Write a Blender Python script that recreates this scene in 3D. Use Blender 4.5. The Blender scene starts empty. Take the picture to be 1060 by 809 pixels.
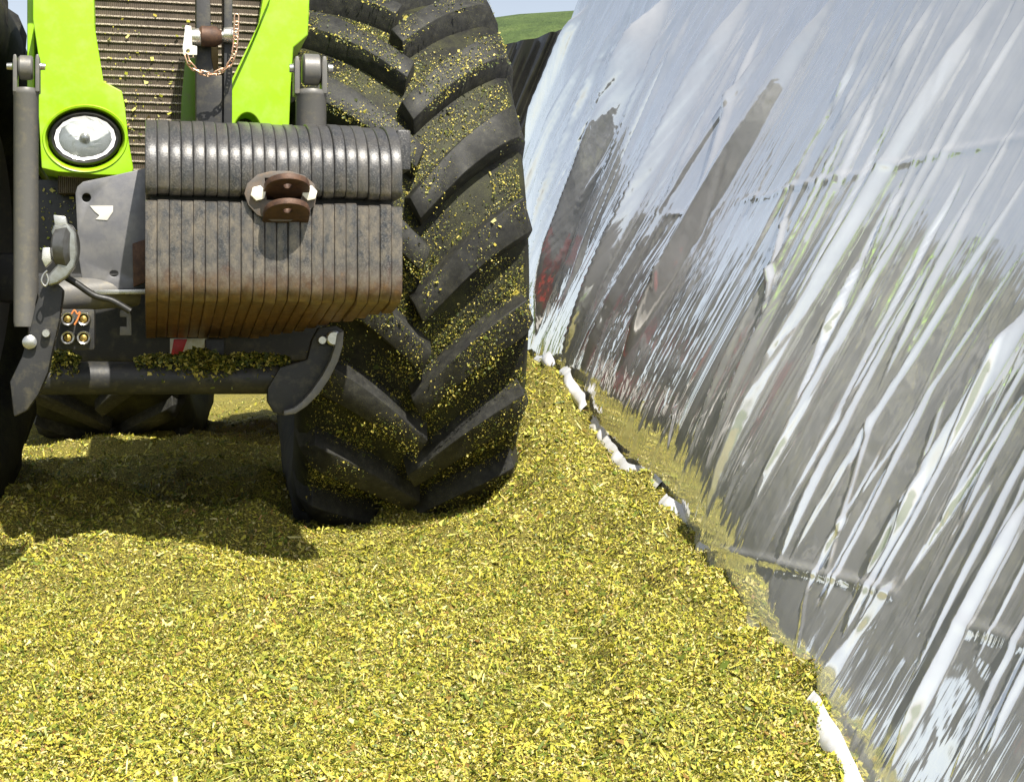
import bpy, bmesh, math, random
import numpy as np
from mathutils import Vector, Matrix
R = math.radians
rng = np.random.default_rng(7)
random.seed(7)

# ------------------------------------------------------------------ camera, sky, sun, exposure
F = 1500.0                 # focal length in photo pixels (photo 1060 x 809)
CX, CY = 530.0, 345.0      # principal axis (level camera)
H = 0.62                   # camera height over the rut the front tyre stands in
scene = bpy.context.scene
cam = bpy.data.cameras.new('camera')
cam_o = bpy.data.objects.new('camera', cam)
scene.collection.objects.link(cam_o)
cam.sensor_width = 36.0
cam.lens = 36.0 * F / 1060.0
cam.shift_y = -(404.5 - CY) / 1060.0
cam.clip_start = 0.05
cam.clip_end = 2000
cam_o.location = (0, 0, H)
cam_o.rotation_euler = (R(90), 0, 0)
scene.camera = cam_o

SUN = Vector((0.37, -0.72, 1.0)).normalized()     # direction towards the sun
world = bpy.data.worlds.new('World')
scene.world = world
world.use_nodes = True
wn = world.node_tree
wn.nodes.clear()
wo = wn.nodes.new('ShaderNodeOutputWorld')
wb = wn.nodes.new('ShaderNodeBackground')
sky = wn.nodes.new('ShaderNodeTexSky')
sky.sky_type = 'NISHITA'
sky.sun_disc = False
sky.sun_elevation = math.asin(SUN.z)
sky.sun_rotation = math.atan2(SUN.x, SUN.y)
sky.air_density = 1.0
sky.dust_density = 1.2
sky.ozone_density = 1.0
bwn = wn.nodes.new('ShaderNodeRGBToBW')          # thin high haze: the blue is washed out
wmx = wn.nodes.new('ShaderNodeMix'); wmx.data_type = 'RGBA'
wmx.inputs[0].default_value = .6
wn.links.new(sky.outputs[0], bwn.inputs[0])
wn.links.new(sky.outputs[0], wmx.inputs[6])
wn.links.new(bwn.outputs[0], wmx.inputs[7])
wn.links.new(wmx.outputs[2], wb.inputs['Color'])
wb.inputs['Strength'].default_value = 0.115
wn.links.new(wb.outputs[0], wo.inputs[0])

sun = bpy.data.lights.new('sun', 'SUN')
sun.energy = 5.0
sun.angle = R(0.55)
sun.color = (1.0, 0.95, 0.86)
sun_o = bpy.data.objects.new('sun', sun)
scene.collection.objects.link(sun_o)
sun_o.rotation_euler = (-SUN).to_track_quat('-Z', 'Y').to_euler()
sun_o.location = (3, -4, 9)

scene.view_settings.view_transform = 'Standard'
scene.view_settings.look = 'None'
scene.view_settings.exposure = 0.8
scene.view_settings.gamma = 1.0
scene.view_settings.use_curve_mapping = False
scene.cycles.max_bounces = 8
scene.cycles.use_denoising = True

# ------------------------------------------------------------------ helpers
C = scene.collection

def P(px, py, Y):
    return Vector(((px - CX) / F * Y, Y, H - (py - CY) / F * Y))

TH = R(14)
AX = Vector((math.cos(TH), math.sin(TH), 0))       # tractor's lateral axis (to the right in the photo)
BK = Vector((-math.sin(TH), math.cos(TH), 0))      # backwards along the tractor
UP = Vector((0, 0, 1))
O0 = Vector((-0.56, 3.4, 0))

def TP(px, py, t):
    u = (px - CX) / F
    Y = (t + O0.dot(BK)) / (u * BK.x + BK.y)
    return P(px, py, Y)

def finish(me, smooth=35):
    if smooth:
        me.polygons.foreach_set('use_smooth', [True] * len(me.polygons))
        me.set_sharp_from_angle(angle=R(smooth))
    me.update()

def link(name, me, mat=None, parent=None, loc=None):
    o = bpy.data.objects.new(name, me)
    C.objects.link(o)
    if mat is not None and me is not None and not me.materials:
        me.materials.append(mat)
    if parent is not None:
        o.parent = parent
    if loc is not None:
        o.location = loc
    return o

def rootloc(parent):
    v = Vector((0, 0, 0))
    while parent is not None:
        v = v + parent.location
        parent = parent.parent
    return v

def mesh_obj(name, verts, faces, mat, parent=None, smooth=35):
    """verts in world coordinates"""
    off = rootloc(parent)
    me = bpy.data.meshes.new(name)
    me.from_pydata([tuple(Vector(v) - off) for v in verts], [], faces)
    finish(me, smooth)
    return link(name, me, mat, parent)

def bm_obj(name, bm, mat, parent=None, smooth=35):
    off = rootloc(parent)
    bmesh.ops.recalc_face_normals(bm, faces=bm.faces[:])
    if off.length:
        bmesh.ops.translate(bm, verts=bm.verts[:], vec=-off)
    me = bpy.data.meshes.new(name)
    bm.to_mesh(me)
    bm.free()
    finish(me, smooth)
    return link(name, me, mat, parent)

def thing(name, label, cat, loc, group=None):
    o = bpy.data.objects.new(name, None)
    C.objects.link(o)
    o.location = loc
    o['label'] = label
    o['category'] = cat
    if group:
        o['group'] = group
    return o

def sharp_bevel(bm, w, ang=40, seg=2):
    bm.normal_update()
    es = [e for e in bm.edges if len(e.link_faces) == 2 and e.calc_face_angle(0) > R(ang)]
    if es and w > 0:
        bmesh.ops.bevel(bm, geom=es, offset=w, segments=seg, affect='EDGES', profile=0.6, clamp_overlap=True)

def box_bm(c, sx, sy, sz, ax=None, bk=None, up=None, bevel=0.003):
    ax = ax or Vector((1, 0, 0)); bk = bk or Vector((0, 1, 0)); up = up or UP
    bm = bmesh.new()
    c = Vector(c)
    vs = []
    for k in (-.5, .5):
        for j in (-.5, .5):
            for i in (-.5, .5):
                vs.append(bm.verts.new(c + ax * (i * sx) + bk * (j * sy) + up * (k * sz)))
    for f in ((0, 2, 3, 1), (4, 5, 7, 6), (0, 1, 5, 4), (2, 6, 7, 3), (0, 4, 6, 2), (1, 3, 7, 5)):
        bm.faces.new([vs[i] for i in f])
    bmesh.ops.recalc_face_normals(bm, faces=bm.faces[:])
    sharp_bevel(bm, bevel)
    return bm

def plate_bm(loops, back, bevel=0.003, seg=2):
    """loops: list of world-point loops (first outer, rest holes); extruded by vector back"""
    bm = bmesh.new()
    edges = []
    ring = []
    for lp in loops:
        vs = [bm.verts.new(p) for p in lp]
        ring.append(vs)
        for i in range(len(vs)):
            edges.append(bm.edges.new((vs[i], vs[(i + 1) % len(vs)])))
    bmesh.ops.triangle_fill(bm, use_beauty=True, use_dissolve=False, edges=edges)
    bmesh.ops.recalc_face_normals(bm, faces=bm.faces[:])
    front = bm.faces[:]
    ret = bmesh.ops.extrude_face_region(bm, geom=front)
    nv = [g for g in ret['geom'] if isinstance(g, bmesh.types.BMVert)]
    bmesh.ops.translate(bm, verts=nv, vec=back)
    bmesh.ops.recalc_face_normals(bm, faces=bm.faces[:])
    sharp_bevel(bm, bevel, 50, seg)
    return bm

def plate_px(name, outer, t, depth, mat, parent, holes=(), bevel=0.003, lean=0.0, seg=2):
    z0 = None
    def pt(p):
        return TP(p[0], p[1], t + (lean * (200 - p[1]) if lean else 0))
    loops = [[pt(p) for p in outer]] + [[pt(p) for p in h] for h in holes]
    return bm_obj(name, plate_bm(loops, BK * depth, bevel, seg), mat, parent)

def ell(cx, cy, rx, ry, n=40, rot=0):
    return [(cx + rx * math.cos(2 * math.pi * i / n + rot), cy + ry * math.sin(2 * math.pi * i / n + rot)) for i in range(n)]

def tube_geo(pts, rad, n=12, caps=True, flat=1.0, closed=False, up=None):
    pts = [Vector(p) for p in pts]
    m = len(pts)
    rs = [rad(i / max(1, m - 1)) if callable(rad) else rad for i in range(m)]
    verts, faces = [], []
    nrm = None
    for i in range(m):
        if closed:
            d = pts[(i + 1) % m] - pts[i - 1]
        else:
            d = pts[min(m - 1, i + 1)] - pts[max(0, i - 1)]
        d.normalize()
        if nrm is None:
            a = up or (Vector((0, 0, 1)) if abs(d.z) < .9 else Vector((1, 0, 0)))
            nrm = (a - d * a.dot(d)).normalized()
        else:
            nrm = (nrm - d * nrm.dot(d)).normalized()
        b = d.cross(nrm)
        for k in range(n):
            a = 2 * math.pi * k / n
            verts.append(pts[i] + (nrm * math.cos(a) * flat + b * math.sin(a)) * rs[i])
    for i in range(m if closed else m - 1):
        for k in range(n):
            j = (i + 1) % m
            faces.append((i * n + k, i * n + (k + 1) % n, j * n + (k + 1) % n, j * n + k))
    if caps and not closed:
        faces.append(tuple(range(n))[::-1])
        faces.append(tuple((m - 1) * n + k for k in range(n)))
    return verts, faces

def tube(name, pts, rad, mat, parent=None, n=14, flat=1.0, closed=False, smooth=50, up=None):
    v, f = tube_geo(pts, rad, n, True, flat, closed, up)
    return mesh_obj(name, v, f, mat, parent, smooth)

def lathe_geo(profile, n, c, axis, e1, e2, a0=0.0, a1=2 * math.pi):
    """profile [(along axis, radius)]"""
    verts, faces = [], []
    full = abs(a1 - a0 - 2 * math.pi) < 1e-6
    m = n if full else n + 1
    for k in range(m):
        a = a0 + (a1 - a0) * k / n
        d = e1 * math.cos(a) + e2 * math.sin(a)
        for (x, r) in profile:
            verts.append(c + axis * x + d * r)
    q = len(profile)
    for k in range(n):
        kk = (k + 1) % m
        for i in range(q - 1):
            faces.append((k * q + i, kk * q + i, kk * q + i + 1, k * q + i + 1))
    return verts, faces

def lathe(name, profile, n, c, axis, mat, parent=None, smooth=40):
    axis = axis.normalized()
    a = UP if abs(axis.z) < .9 else Vector((1, 0, 0))
    e1 = (a - axis * a.dot(axis)).normalized()
    e2 = axis.cross(e1)
    v, f = lathe_geo(profile, n, Vector(c), axis, e1, e2)
    bm = bmesh.new()
    bv = [bm.verts.new(x) for x in v]
    for q in f:
        try:
            bm.faces.new([bv[i] for i in q])
        except ValueError:
            pass
    bmesh.ops.remove_doubles(bm, verts=bm.verts[:], dist=1e-6)
    return bm_obj(name, bm, mat, parent, smooth)

def smoothstep(a, b, x):
    t = np.clip((x - a) / (b - a), 0, 1)
    return t * t * (3 - 2 * t)

_perm = rng.permutation(512)
_val = rng.random(512) * 2 - 1
def vnoise(x, y):
    xi = np.floor(x).astype(int); yi = np.floor(y).astype(int)
    xf = x - xi; yf = y - yi
    xf = xf * xf * (3 - 2 * xf); yf = yf * yf * (3 - 2 * yf)
    def h(a, b):
        return _val[_perm[(_perm[a & 511] + b) & 511]]
    return ((h(xi, yi) * (1 - xf) + h(xi + 1, yi) * xf) * (1 - yf)
            + (h(xi, yi + 1) * (1 - xf) + h(xi + 1, yi + 1) * xf) * yf)

def grid_mesh(name, V, mat, parent=None, uv=None, smooth=True, label=None):
    """V: (n, m, 3) array"""
    n, m = V.shape[:2]
    me = bpy.data.meshes.new(name)
    me.vertices.add(n * m)
    me.vertices.foreach_set('co', V.reshape(-1).astype(np.float32))
    i = np.arange(n * m).reshape(n, m)
    q = np.stack([i[:-1, :-1], i[1:, :-1], i[1:, 1:], i[:-1, 1:]], -1).reshape(-1, 4)
    nq = len(q)
    me.loops.add(nq * 4)
    me.loops.foreach_set('vertex_index', q.reshape(-1).astype(np.int32))
    me.polygons.add(nq)
    me.polygons.foreach_set('loop_start', (np.arange(nq) * 4).astype(np.int32))
    me.polygons.foreach_set('loop_total', np.full(nq, 4, np.int32))
    if smooth:
        me.polygons.foreach_set('use_smooth', np.ones(nq, bool))
    me.update(calc_edges=True)
    if uv is not None:
        l = me.uv_layers.new(name='UVMap')
        l.data.foreach_set('uv', uv.reshape(-1, 2)[q.reshape(-1)].reshape(-1).astype(np.float32))
    me.validate()
    return link(name, me, mat, parent)

# ------------------------------------------------------------------ materials
class M:
    """tiny node helper"""
    def __init__(s, name):
        s.m = bpy.data.materials.new(name)
        s.m.use_nodes = True
        s.t = s.m.node_tree
        s.b = s.t.nodes['Principled BSDF']
        s.pos = None
    def n(s, typ, **kw):
        nd = s.t.nodes.new(typ)
        for k, v in kw.items():
            setattr(nd, k, v)
        return nd
    def l(s, a, b):
        s.t.links.new(a, b)
    def geo(s):
        if s.pos is None:
            s.pos = s.n('ShaderNodeNewGeometry')
        return s.pos
    def noise(s, scale, detail=4, rough=.55, vec=None, stretch=None):
        nz = s.n('ShaderNodeTexNoise')
        nz.inputs['Scale'].default_value = scale
        nz.inputs['Detail'].default_value = detail
        nz.inputs['Roughness'].default_value = rough
        v = vec if vec is not None else s.geo().outputs['Position']
        if stretch:
            mp = s.n('ShaderNodeMapping')
            mp.inputs['Scale'].default_value = stretch
            s.l(v, mp.inputs['Vector'])
            v = mp.outputs[0]
        s.l(v, nz.inputs['Vector'])
        return nz.outputs['Fac']
    def ramp(s, fac, stops, interp='LINEAR'):
        r = s.n('ShaderNodeValToRGB')
        r.color_ramp.interpolation = interp
        e = r.color_ramp.elements
        e[0].position, e[0].color = stops[0][0], (*stops[0][1], 1)
        e[1].position, e[1].color = stops[1][0], (*stops[1][1], 1)
        for p, c in stops[2:]:
            x = e.new(p)
            x.color = (*c, 1)
        s.l(fac, r.inputs['Fac'])
        return r.outputs['Color']
    def mix(s, fac, a, b):
        x = s.n('ShaderNodeMix', data_type='RGBA')
        if hasattr(fac, 'is_linked'):
            s.l(fac, x.inputs[0])
        else:
            x.inputs[0].default_value = fac
        for i, v in ((6, a), (7, b)):
            if hasattr(v, 'is_linked'):
                s.l(v, x.inputs[i])
            else:
                x.inputs[i].default_value = (*v, 1)
        return x.outputs[2]
    def math(s, op, a, b=None, clamp=False):
        x = s.n('ShaderNodeMath', operation=op)
        x.use_clamp = clamp
        for i, v in ((0, a), (1, b)):
            if v is None:
                continue
            if hasattr(v, 'is_linked'):
                s.l(v, x.inputs[i])
            else:
                x.inputs[i].default_value = v
        return x.outputs[0]
    def bump(s, h, strength=.3, dist=.01):
        b = s.n('ShaderNodeBump')
        b.inputs['Strength'].default_value = strength
        b.inputs['Distance'].default_value = dist
        s.l(h, b.inputs['Height'])
        s.l(b.outputs[0], s.b.inputs['Normal'])
    def set(s, **kw):
        for k, v in kw.items():
            i = s.b.inputs[k.replace('_', ' ')]
            if hasattr(v, 'is_linked'):
                s.l(v, i)
            elif isinstance(v, tuple):
                i.default_value = (*v, 1)
            else:
                i.default_value = v
        return s

def bw(lo, hi):
    return [(lo, (0, 0, 0)), (hi, (1, 1, 1))]

def worn(name, col, dirt, rough=.5, metal=0.0, scale=30, lo=.45, hi=.7, bumpd=.0006, spec=.5):
    m = M(name)
    n1 = m.noise(scale, 6, .65)
    n2 = m.noise(scale * 6, 3)
    f = m.ramp(n1, bw(lo, hi))
    c = m.mix(f, col, dirt)
    c = m.mix(m.math('MULTIPLY', n2, .35), c, tuple(x * .6 for x in col))
    m.set(Base_Color=c, Metallic=metal)
    m.set(Roughness=m.math('ADD', m.math('MULTIPLY', n2, .25), rough - .1))
    m.b.inputs['Specular IOR Level'].default_value = spec
    m.bump(n2, .35, bumpd)
    return m.m

SIL = [(0.00, (.045, .070, .008)), (.18, (.12, .17, .017)), (.33, (.32, .31, .03)),
       (.50, (.53, .48, .055)), (.68, (.55, .44, .066)), (.80, (.62, .56, .13)),
       (.90, (.70, .62, .30)), (.96, (.32, .17, .05)), (1.0, (.20, .09, .025))]

def chip_material():
    m = M('chopped_maize')
    r = m.geo().outputs['Random Per Island']
    c = m.ramp(r, SIL)
    big = m.ramp(m.noise(3.2, 5, .65), bw(.38, .66))
    c = m.mix(m.math('MULTIPLY', big, .42), c, (.19, .22, .03))
    sm = m.ramp(m.noise(26, 3, .6), bw(.45, .70))
    c = m.mix(m.math('MULTIPLY', sm, .25), c, (.16, .13, .03))
    m.set(Base_Color=c, Roughness=.5)
    m.b.inputs['Specular IOR Level'].default_value = .35
    return m.m

def silage_material():
    m = M('silage_bed')
    n = m.noise(190, 5, .7)
    c = m.ramp(n, [(.3, (.03, .035, .006)), (.43, (.10, .10, .015)), (.5, (.24, .20, .03)), (.62, (.42, .35, .06)), (.74, (.6, .5, .15))])
    m.set(Base_Color=c, Roughness=.8)
    m.bump(m.noise(260, 4, .7), 1.0, .012)
    return m.m

CHIP = chip_material()
def crumb_material():
    m = M('mushy_and_shaded_crumbs')  # green mush in the tread; its dark tone also paints shade on the heap
    c = m.ramp(m.geo().outputs['Random Per Island'], [(0, (.03, .045, .006)), (.35, (.09, .11, .012)), (.6, (.22, .21, .025)), (.82, (.45, .37, .05)), (1, (.62, .52, .14))])
    m.set(Base_Color=c, Roughness=.55)
    return m.m
CHIPG = crumb_material()
BED = silage_material()
GREEN = worn('lime_green_paint', (.30, .56, .004), (.36, .48, .08), .32, 0, 22, .46, .85, .0001)
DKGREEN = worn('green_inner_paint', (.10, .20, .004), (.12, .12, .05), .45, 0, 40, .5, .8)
STEEL = worn('grey_painted_steel', (.15, .145, .135), (.25, .22, .16), .45, .2, 45, .5, .8)
DARK = worn('black_painted_steel', (.022, .022, .022), (.09, .08, .05), .5, .1, 35, .5, .78)
BLACKP = worn('black_plastic', (.012, .012, .012), (.03, .028, .02), .45, 0, 40)
ZINC = worn('zinc_plated_steel', (.55, .54, .50), (.35, .30, .20), .28, .9, 50, .55, .85)
BRIGHT = worn('bright_machined_steel', (.78, .74, .66), (.5, .42, .28), .25, .9, 60, .6, .9)
RUSTC = worn('rusty_brown_casting', (.065, .034, .022), (.14, .07, .036), .6, .2, 60, .4, .7, .0012)
PLATE = worn('scuffed_grey_plate', (.16, .16, .17), (.27, .26, .24), .42, .45, 16, .42, .75)
WHITEP = worn('white_painted_steel', (.75, .76, .70), (.55, .5, .3), .4, 0, 60)
REDP = worn('red_paint', (.50, .012, .012), (.30, .02, .012), .4, 0, 40)
GREYRIM = worn('red_rim_paint', (.55, .02, .012), (.25, .05, .02), .4, 0, 30)
CHAINM = worn('tarnished_chain', (.62, .36, .22), (.75, .60, .45), .3, .9, 200)

def rubber():
    m = M('tyre_rubber')
    n = m.noise(55, 6, .7)
    c = m.ramp(n, [(.3, (.006, .006, .006)), (.55, (.012, .012, .011)), (.8, (.032, .030, .022))])
    spk = m.ramp(m.noise(420, 3, .75), bw(.60, .68))
    c = m.mix(m.math('MULTIPLY', m.ramp(m.noise(7, 5, .7), bw(.38, .7)), .5), c, (.075, .078, .03))
    c = m.mix(m.math('MULTIPLY', spk, m.ramp(m.noise(14, 4), bw(.35, .65))), c, (.20, .19, .04))
    m.set(Base_Color=c, Roughness=.65)
    m.b.inputs['Specular IOR Level'].default_value = .22
    m.bump(m.noise(300, 4, .7), .3, .002)
    return m.m
RUBBER = rubber()
def rubber_lug():
    m = M('lug_rubber')
    n = m.noise(40, 6, .7)
    c = m.ramp(n, [(.3, (.010, .010, .010)), (.55, (.026, .026, .024)), (.75, (.06, .058, .046))])
    spk = m.ramp(m.noise(420, 3, .75), bw(.60, .68))
    c = m.mix(m.math('MULTIPLY', spk, m.ramp(m.noise(14, 4), bw(.35, .65))), c, (.20, .19, .04))
    m.set(Base_Color=c, Roughness=.6)
    m.b.inputs['Specular IOR Level'].default_value = .3
    m.bump(m.noise(350, 4, .7), .3, .0015)
    return m.m
LUGM = rubber_lug()

def weight_material():
    m = M('worn_weight_paint')
    g = m.geo()
    sep = m.n('ShaderNodeSeparateXYZ')
    m.l(g.outputs['Position'], sep.inputs[0])
    z = sep.outputs['Z']
    streak = m.noise(30, 7, .75, stretch=(1.2, 1.2, .75))
    fine = m.noise(260, 4, .7)
    oi = m.n('ShaderNodeObjectInfo')
    base = m.ramp(fine, [(.35, (.020, .022, .027)), (.52, (.048, .050, .054)), (.66, (.145, .142, .135))])
    base = m.mix(m.math('MULTIPLY', oi.outputs['Random'], .55), base, (.085, .083, .08))
    low = m.n('ShaderNodeMapRange')
    low.inputs[1].default_value = 1.02; low.inputs[2].default_value = .90
    low.inputs[3].default_value = .25; low.inputs[4].default_value = 1.1
    m.l(z, low.inputs[0])
    scr = m.ramp(streak, [(.40, (0, 0, 0)), (.68, (1, 1, 1))])
    base = m.mix(m.math('MULTIPLY', m.math('MULTIPLY', scr, .75), low.outputs[0]), base, (.22, .185, .135))
    # rust climbs from the lower edge
    h = m.math('ADD', z, m.math('MULTIPLY', m.math('SUBTRACT', streak, .5), .22))
    rf = m.n('ShaderNodeMapRange')
    rf.inputs[1].default_value = .775; rf.inputs[2].default_value = .66
    rf.inputs[3].default_value = 0; rf.inputs[4].default_value = 1
    m.l(h, rf.inputs[0])
    rust = m.ramp(m.noise(45, 6, .7), [(.3, (.085, .040, .016)), (.5, (.17, .090, .036)), (.7, (.30, .18, .08))])
    c = m.mix(rf.outputs[0], base, rust)
    m.set(Base_Color=c, Metallic=.25)
    m.set(Roughness=m.math('ADD', m.math('MULTIPLY', fine, .3), .20))
    m.bump(fine, .5, .0012)
    return m.m
WEIGHT = weight_material()

def foil_material():
    m = M('silver_film')
    uv = m.n('ShaderNodeUVMap')
    u = uv.outputs[0]
    s1 = m.noise(1.0, 1, .5, u, (42, .35, 1))
    s2 = m.noise(1.0, 1.5, .5, u, (115, .6, 1))
    h = m.math('ADD', m.math('MULTIPLY', s1, .75), m.math('MULTIPLY', s2, .38))
    patch = m.ramp(m.noise(2.1, 4), bw(.38, .60))
    bs = m.math('MULTIPLY', h, m.math('ADD', m.math('MULTIPLY', patch, .85), .15))
    c = m.mix(m.ramp(m.noise(5, 5, .7), bw(.3, .8)), (.93, .93, .94), (.78, .79, .81))
    m.set(Base_Color=c, Metallic=.62)
    m.set(Roughness=m.math('ADD', m.math('MULTIPLY', s2, .05), m.math('ADD', m.math('MULTIPLY', patch, .05), .02)))
    m.bump(bs, .38, .020)
    return m.m
FOIL = foil_material()
HEM = worn('white_film_edge', (.66, .66, .66), (.55, .50, .36), .3, 0, 60, .55, .85)
BLACKFILM = worn('black_film', (.05, .05, .052), (.12, .115, .10), .16, .55, 2, .45, .8, .0003)
def concrete():
    m = M('concrete')
    m.set(Base_Color=m.ramp(m.noise(8, 7, .7), [(.3, (.22, .21, .19)), (.7, (.40, .38, .34))]), Roughness=.9)
    return m.m
CONC = concrete()
def grassmat():
    m = M('hill_grass')
    m.set(Base_Color=m.ramp(m.noise(.8, 8, .75), [(.3, (.04, .075, .015)), (.55, (.09, .14, .03)), (.75, (.17, .20, .06))]), Roughness=.9)
    m.bump(m.noise(6, 5, .7), 1, .2)
    return m.m
GRASS = grassmat()

# ------------------------------------------------------------------ ground
YL = [0, 2.0, 2.6, 3.4, 4.05, 4.6, 5.2, 7.0, 14]
ZL = [-.40, -.22, -.135, -.03, .035, .045, .055, .085, .05]
YR = [0, 1.9, 2.45, 2.6, 3.68, 4.87, 7.0, 9.0, 14]
ZR = [-.38, -.21, -.15, -.13, .093, .18, .494, .62, .7]
WA, WB = .854, -.102                      # wall foot in plan: X = WA + WB * Y

def ground_z(X, Y):
    zl = np.interp(Y, YL, ZL)
    zr = np.interp(Y, YR, ZR)
    xb = WA + WB * Y
    w = smoothstep(.62, .02, xb - X)
    z = zl * (1 - w) + zr * w
    z = z + .045 * vnoise(X * 2.4 + 7, Y * 2.2) + .024 * vnoise(X * 8 + 1, Y * 7) + .008 * vnoise(X * 21, Y * 19)
    z = z + .005 * vnoise(X * 55, Y * 50)
    z = z + .15 * np.exp(-((X - .12) / np.where(X < .12, .26, .15)) ** 2) * smoothstep(3.75, 4.45, Y) * smoothstep(7.0, 5.5, Y)
    z = z + .075 * smoothstep(-.35, -.75, X) * smoothstep(3.3, 3.8, Y) * vnoise(X * 2.2 + 3, Y * 4.2 + 1)
    z = z + .020 * vnoise(X * 13 + 4, Y * 12 + 2) * (1 + smoothstep(.35, .05, xb - X))
    z = z + .045 * smoothstep(-.55, -.85, X) * smoothstep(3.35, 3.7, Y) * smoothstep(5.6, 5.0, Y) * np.maximum(0, np.sin(2 * np.pi * (Y + .22 * X + .05 * vnoise(X * 3, Y * 3)) / .34))
    # small lip pushed up beside and in front of the tyre
    d = np.hypot((X + .25) / .42, (Y - 4.02) / .16)
    z = z + .012 * np.exp(-(d - 1.0) ** 2 * 9) * (X > -.75)
    return z

ys = np.concatenate([np.linspace(.3, 2, 30)[:-1], np.linspace(2, 5.2, 270)[:-1], np.linspace(5.2, 8.5, 150)[:-1], np.linspace(8.5, 16, 60)])
xs = np.concatenate([np.linspace(-7, -2.2, 50)[:-1], np.linspace(-2.2, 1.1, 270)])
XX, YY = np.meshgrid(xs, ys, indexing='ij')
g = grid_mesh('silage_ground', np.stack([XX, YY, ground_z(XX, YY)], -1), BED)
g['kind'] = 'structure'

# field beyond and grassy hill
xs = np.linspace(-60, 45, 90); ys = np.linspace(-30, 110, 120)
XX, YY = np.meshgrid(xs, ys, indexing='ij')
hz = -.75 + smoothstep(14, 40, YY) * (9.75 * (.12 + .88 * smoothstep(-7, -.5, XX)) + .07 * np.clip(XX, 0, 25)) + smoothstep(40, 110, YY) * .5
hz = hz + .35 * vnoise(XX * .12, YY * .12) * smoothstep(14, 26, YY)
g = grid_mesh('grass_hill', np.stack([XX, YY, hz], -1), GRASS)
g['kind'] = 'structure'
bm = bmesh.new()
vs = [bm.verts.new(v) for v in ((-900, -900, -.9), (900, -900, -.9), (900, 900, -.9), (-900, 900, -.9))]
bm.faces.new(vs)
g = bm_obj('ground', bm, GRASS, None, 0)
g['kind'] = 'structure'

# chopped silage chips
def chips(name, pos, nrm, L, W, mat, tilt=.55, lift=.004):
    """one small twisted leaf-like flake per point"""
    k = len(pos)
    rnd = rng.normal(size=(k, 3))
    n = nrm + tilt * rng.normal(size=(k, 3))
    n /= np.linalg.norm(n, axis=1, keepdims=True)
    a = rnd - n * (rnd * n).sum(1, keepdims=True)
    a /= np.linalg.norm(a, axis=1, keepdims=True)
    b = np.cross(n, a)
    L = L[:, None] * .5; W = W[:, None] * .5
    tw = rng.normal(size=(k, 1)) * .5 * W
    c = pos + nrm * (rng.random((k, 1)) ** 1.5 * lift)
    v = np.stack([c - a * L * rng.uniform(.6, 1, (k, 1)) - b * W + n * tw, c + a * L - b * W * rng.uniform(.4, 1, (k, 1)) - n * tw,
                  c + a * L * rng.uniform(.6, 1, (k, 1)) + b * W + n * tw, c - a * L + b * W * rng.uniform(.4, 1, (k, 1)) - n * tw], 1)
    me = bpy.data.meshes.new(name)
    me.vertices.add(k * 4)
    me.vertices.foreach_set('co', v.reshape(-1).astype(np.float32))
    me.loops.add(k * 4)
    me.loops.foreach_set('vertex_index', np.arange(k * 4, dtype=np.int32))
    me.polygons.add(k)
    me.polygons.foreach_set('loop_start', (np.arange(k) * 4).astype(np.int32))
    me.polygons.foreach_set('loop_total', np.full(k, 4, np.int32))
    me.update(calc_edges=True)
    o = link(name, me, mat)
    o['kind'] = 'stuff'
    return o

def ground_normals(X, Y):
    e = .004
    dx = (ground_z(X + e, Y) - ground_z(X - e, Y)) / (2 * e)
    dy = (ground_z(X, Y + e) - ground_z(X, Y - e)) / (2 * e)
    n = np.stack([-dx, -dy, np.ones_like(dx)], 1)
    return n / np.linalg.norm(n, axis=1, keepdims=True)

N = 950000
Y = 1 / (1 / 11.5 + rng.random(N) * (1 / 1.95 - 1 / 11.5))      # denser towards the viewer
u = rng.uniform(-.40, .30, N)
X = u * Y
keep = X < WA + WB * Y + .06
X, Y = X[keep], Y[keep]
z = ground_z(X, Y)
cl = vnoise(X * 16, Y * 14)
k = len(X)
L = rng.lognormal(math.log(.0048), .45, k)
W = L * rng.uniform(.2, .6, k)
st = rng.random(k) < .02
L[st] = rng.uniform(.014, .042, st.sum()); W[st] = rng.uniform(.0015, .005, st.sum())
lf = rng.random(k) < .012
L[lf] = rng.uniform(.010, .018, lf.sum()); W[lf] = rng.uniform(.006, .010, lf.sum())
sc = np.clip(Y / 3.2, 1, 1.9)
o = chips('silage_chips', np.stack([X, Y, z], 1), ground_normals(X, Y), L * sc ** .6, W * sc ** .6, CHIP, .60, .009)
o['label'] = 'loose chopped yellow green maize silage covering the whole ramp'
o['category'] = 'silage'

# ------------------------------------------------------------------ silo wall with silver film
def wall_c(Y):
    return np.interp(Y, [1.6, 2.3, 3.0, 3.7, 5.0, 6.2, 9], [.43, .43, .44, .46, .46, .38, .24])

def wall_x(Y, z):
    zg = np.interp(Y, YR, ZR)
    h = np.clip(z - zg, 0, 9)
    c = wall_c(Y)
    w = smoothstep(2.7, 3.6, Y) * smoothstep(8.0, 6.0, Y)
    return WA + WB * Y + c * (z - zg) - w * (c - .03) * .22 * (1 - np.exp(-h / .22))

def wall_hit(px, py):
    """(Y, z) where the sight line of a photo point meets the wall"""
    u = (px - CX) / F; v = (py - CY) / F
    lo, hi = .8, 14.0
    for _ in range(50):
        mid = (lo + hi) / 2
        if u * mid - float(wall_x(mid, H - v * mid)) < 0:
            lo = mid
        else:
            hi = mid
    return mid, H - v * mid

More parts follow.
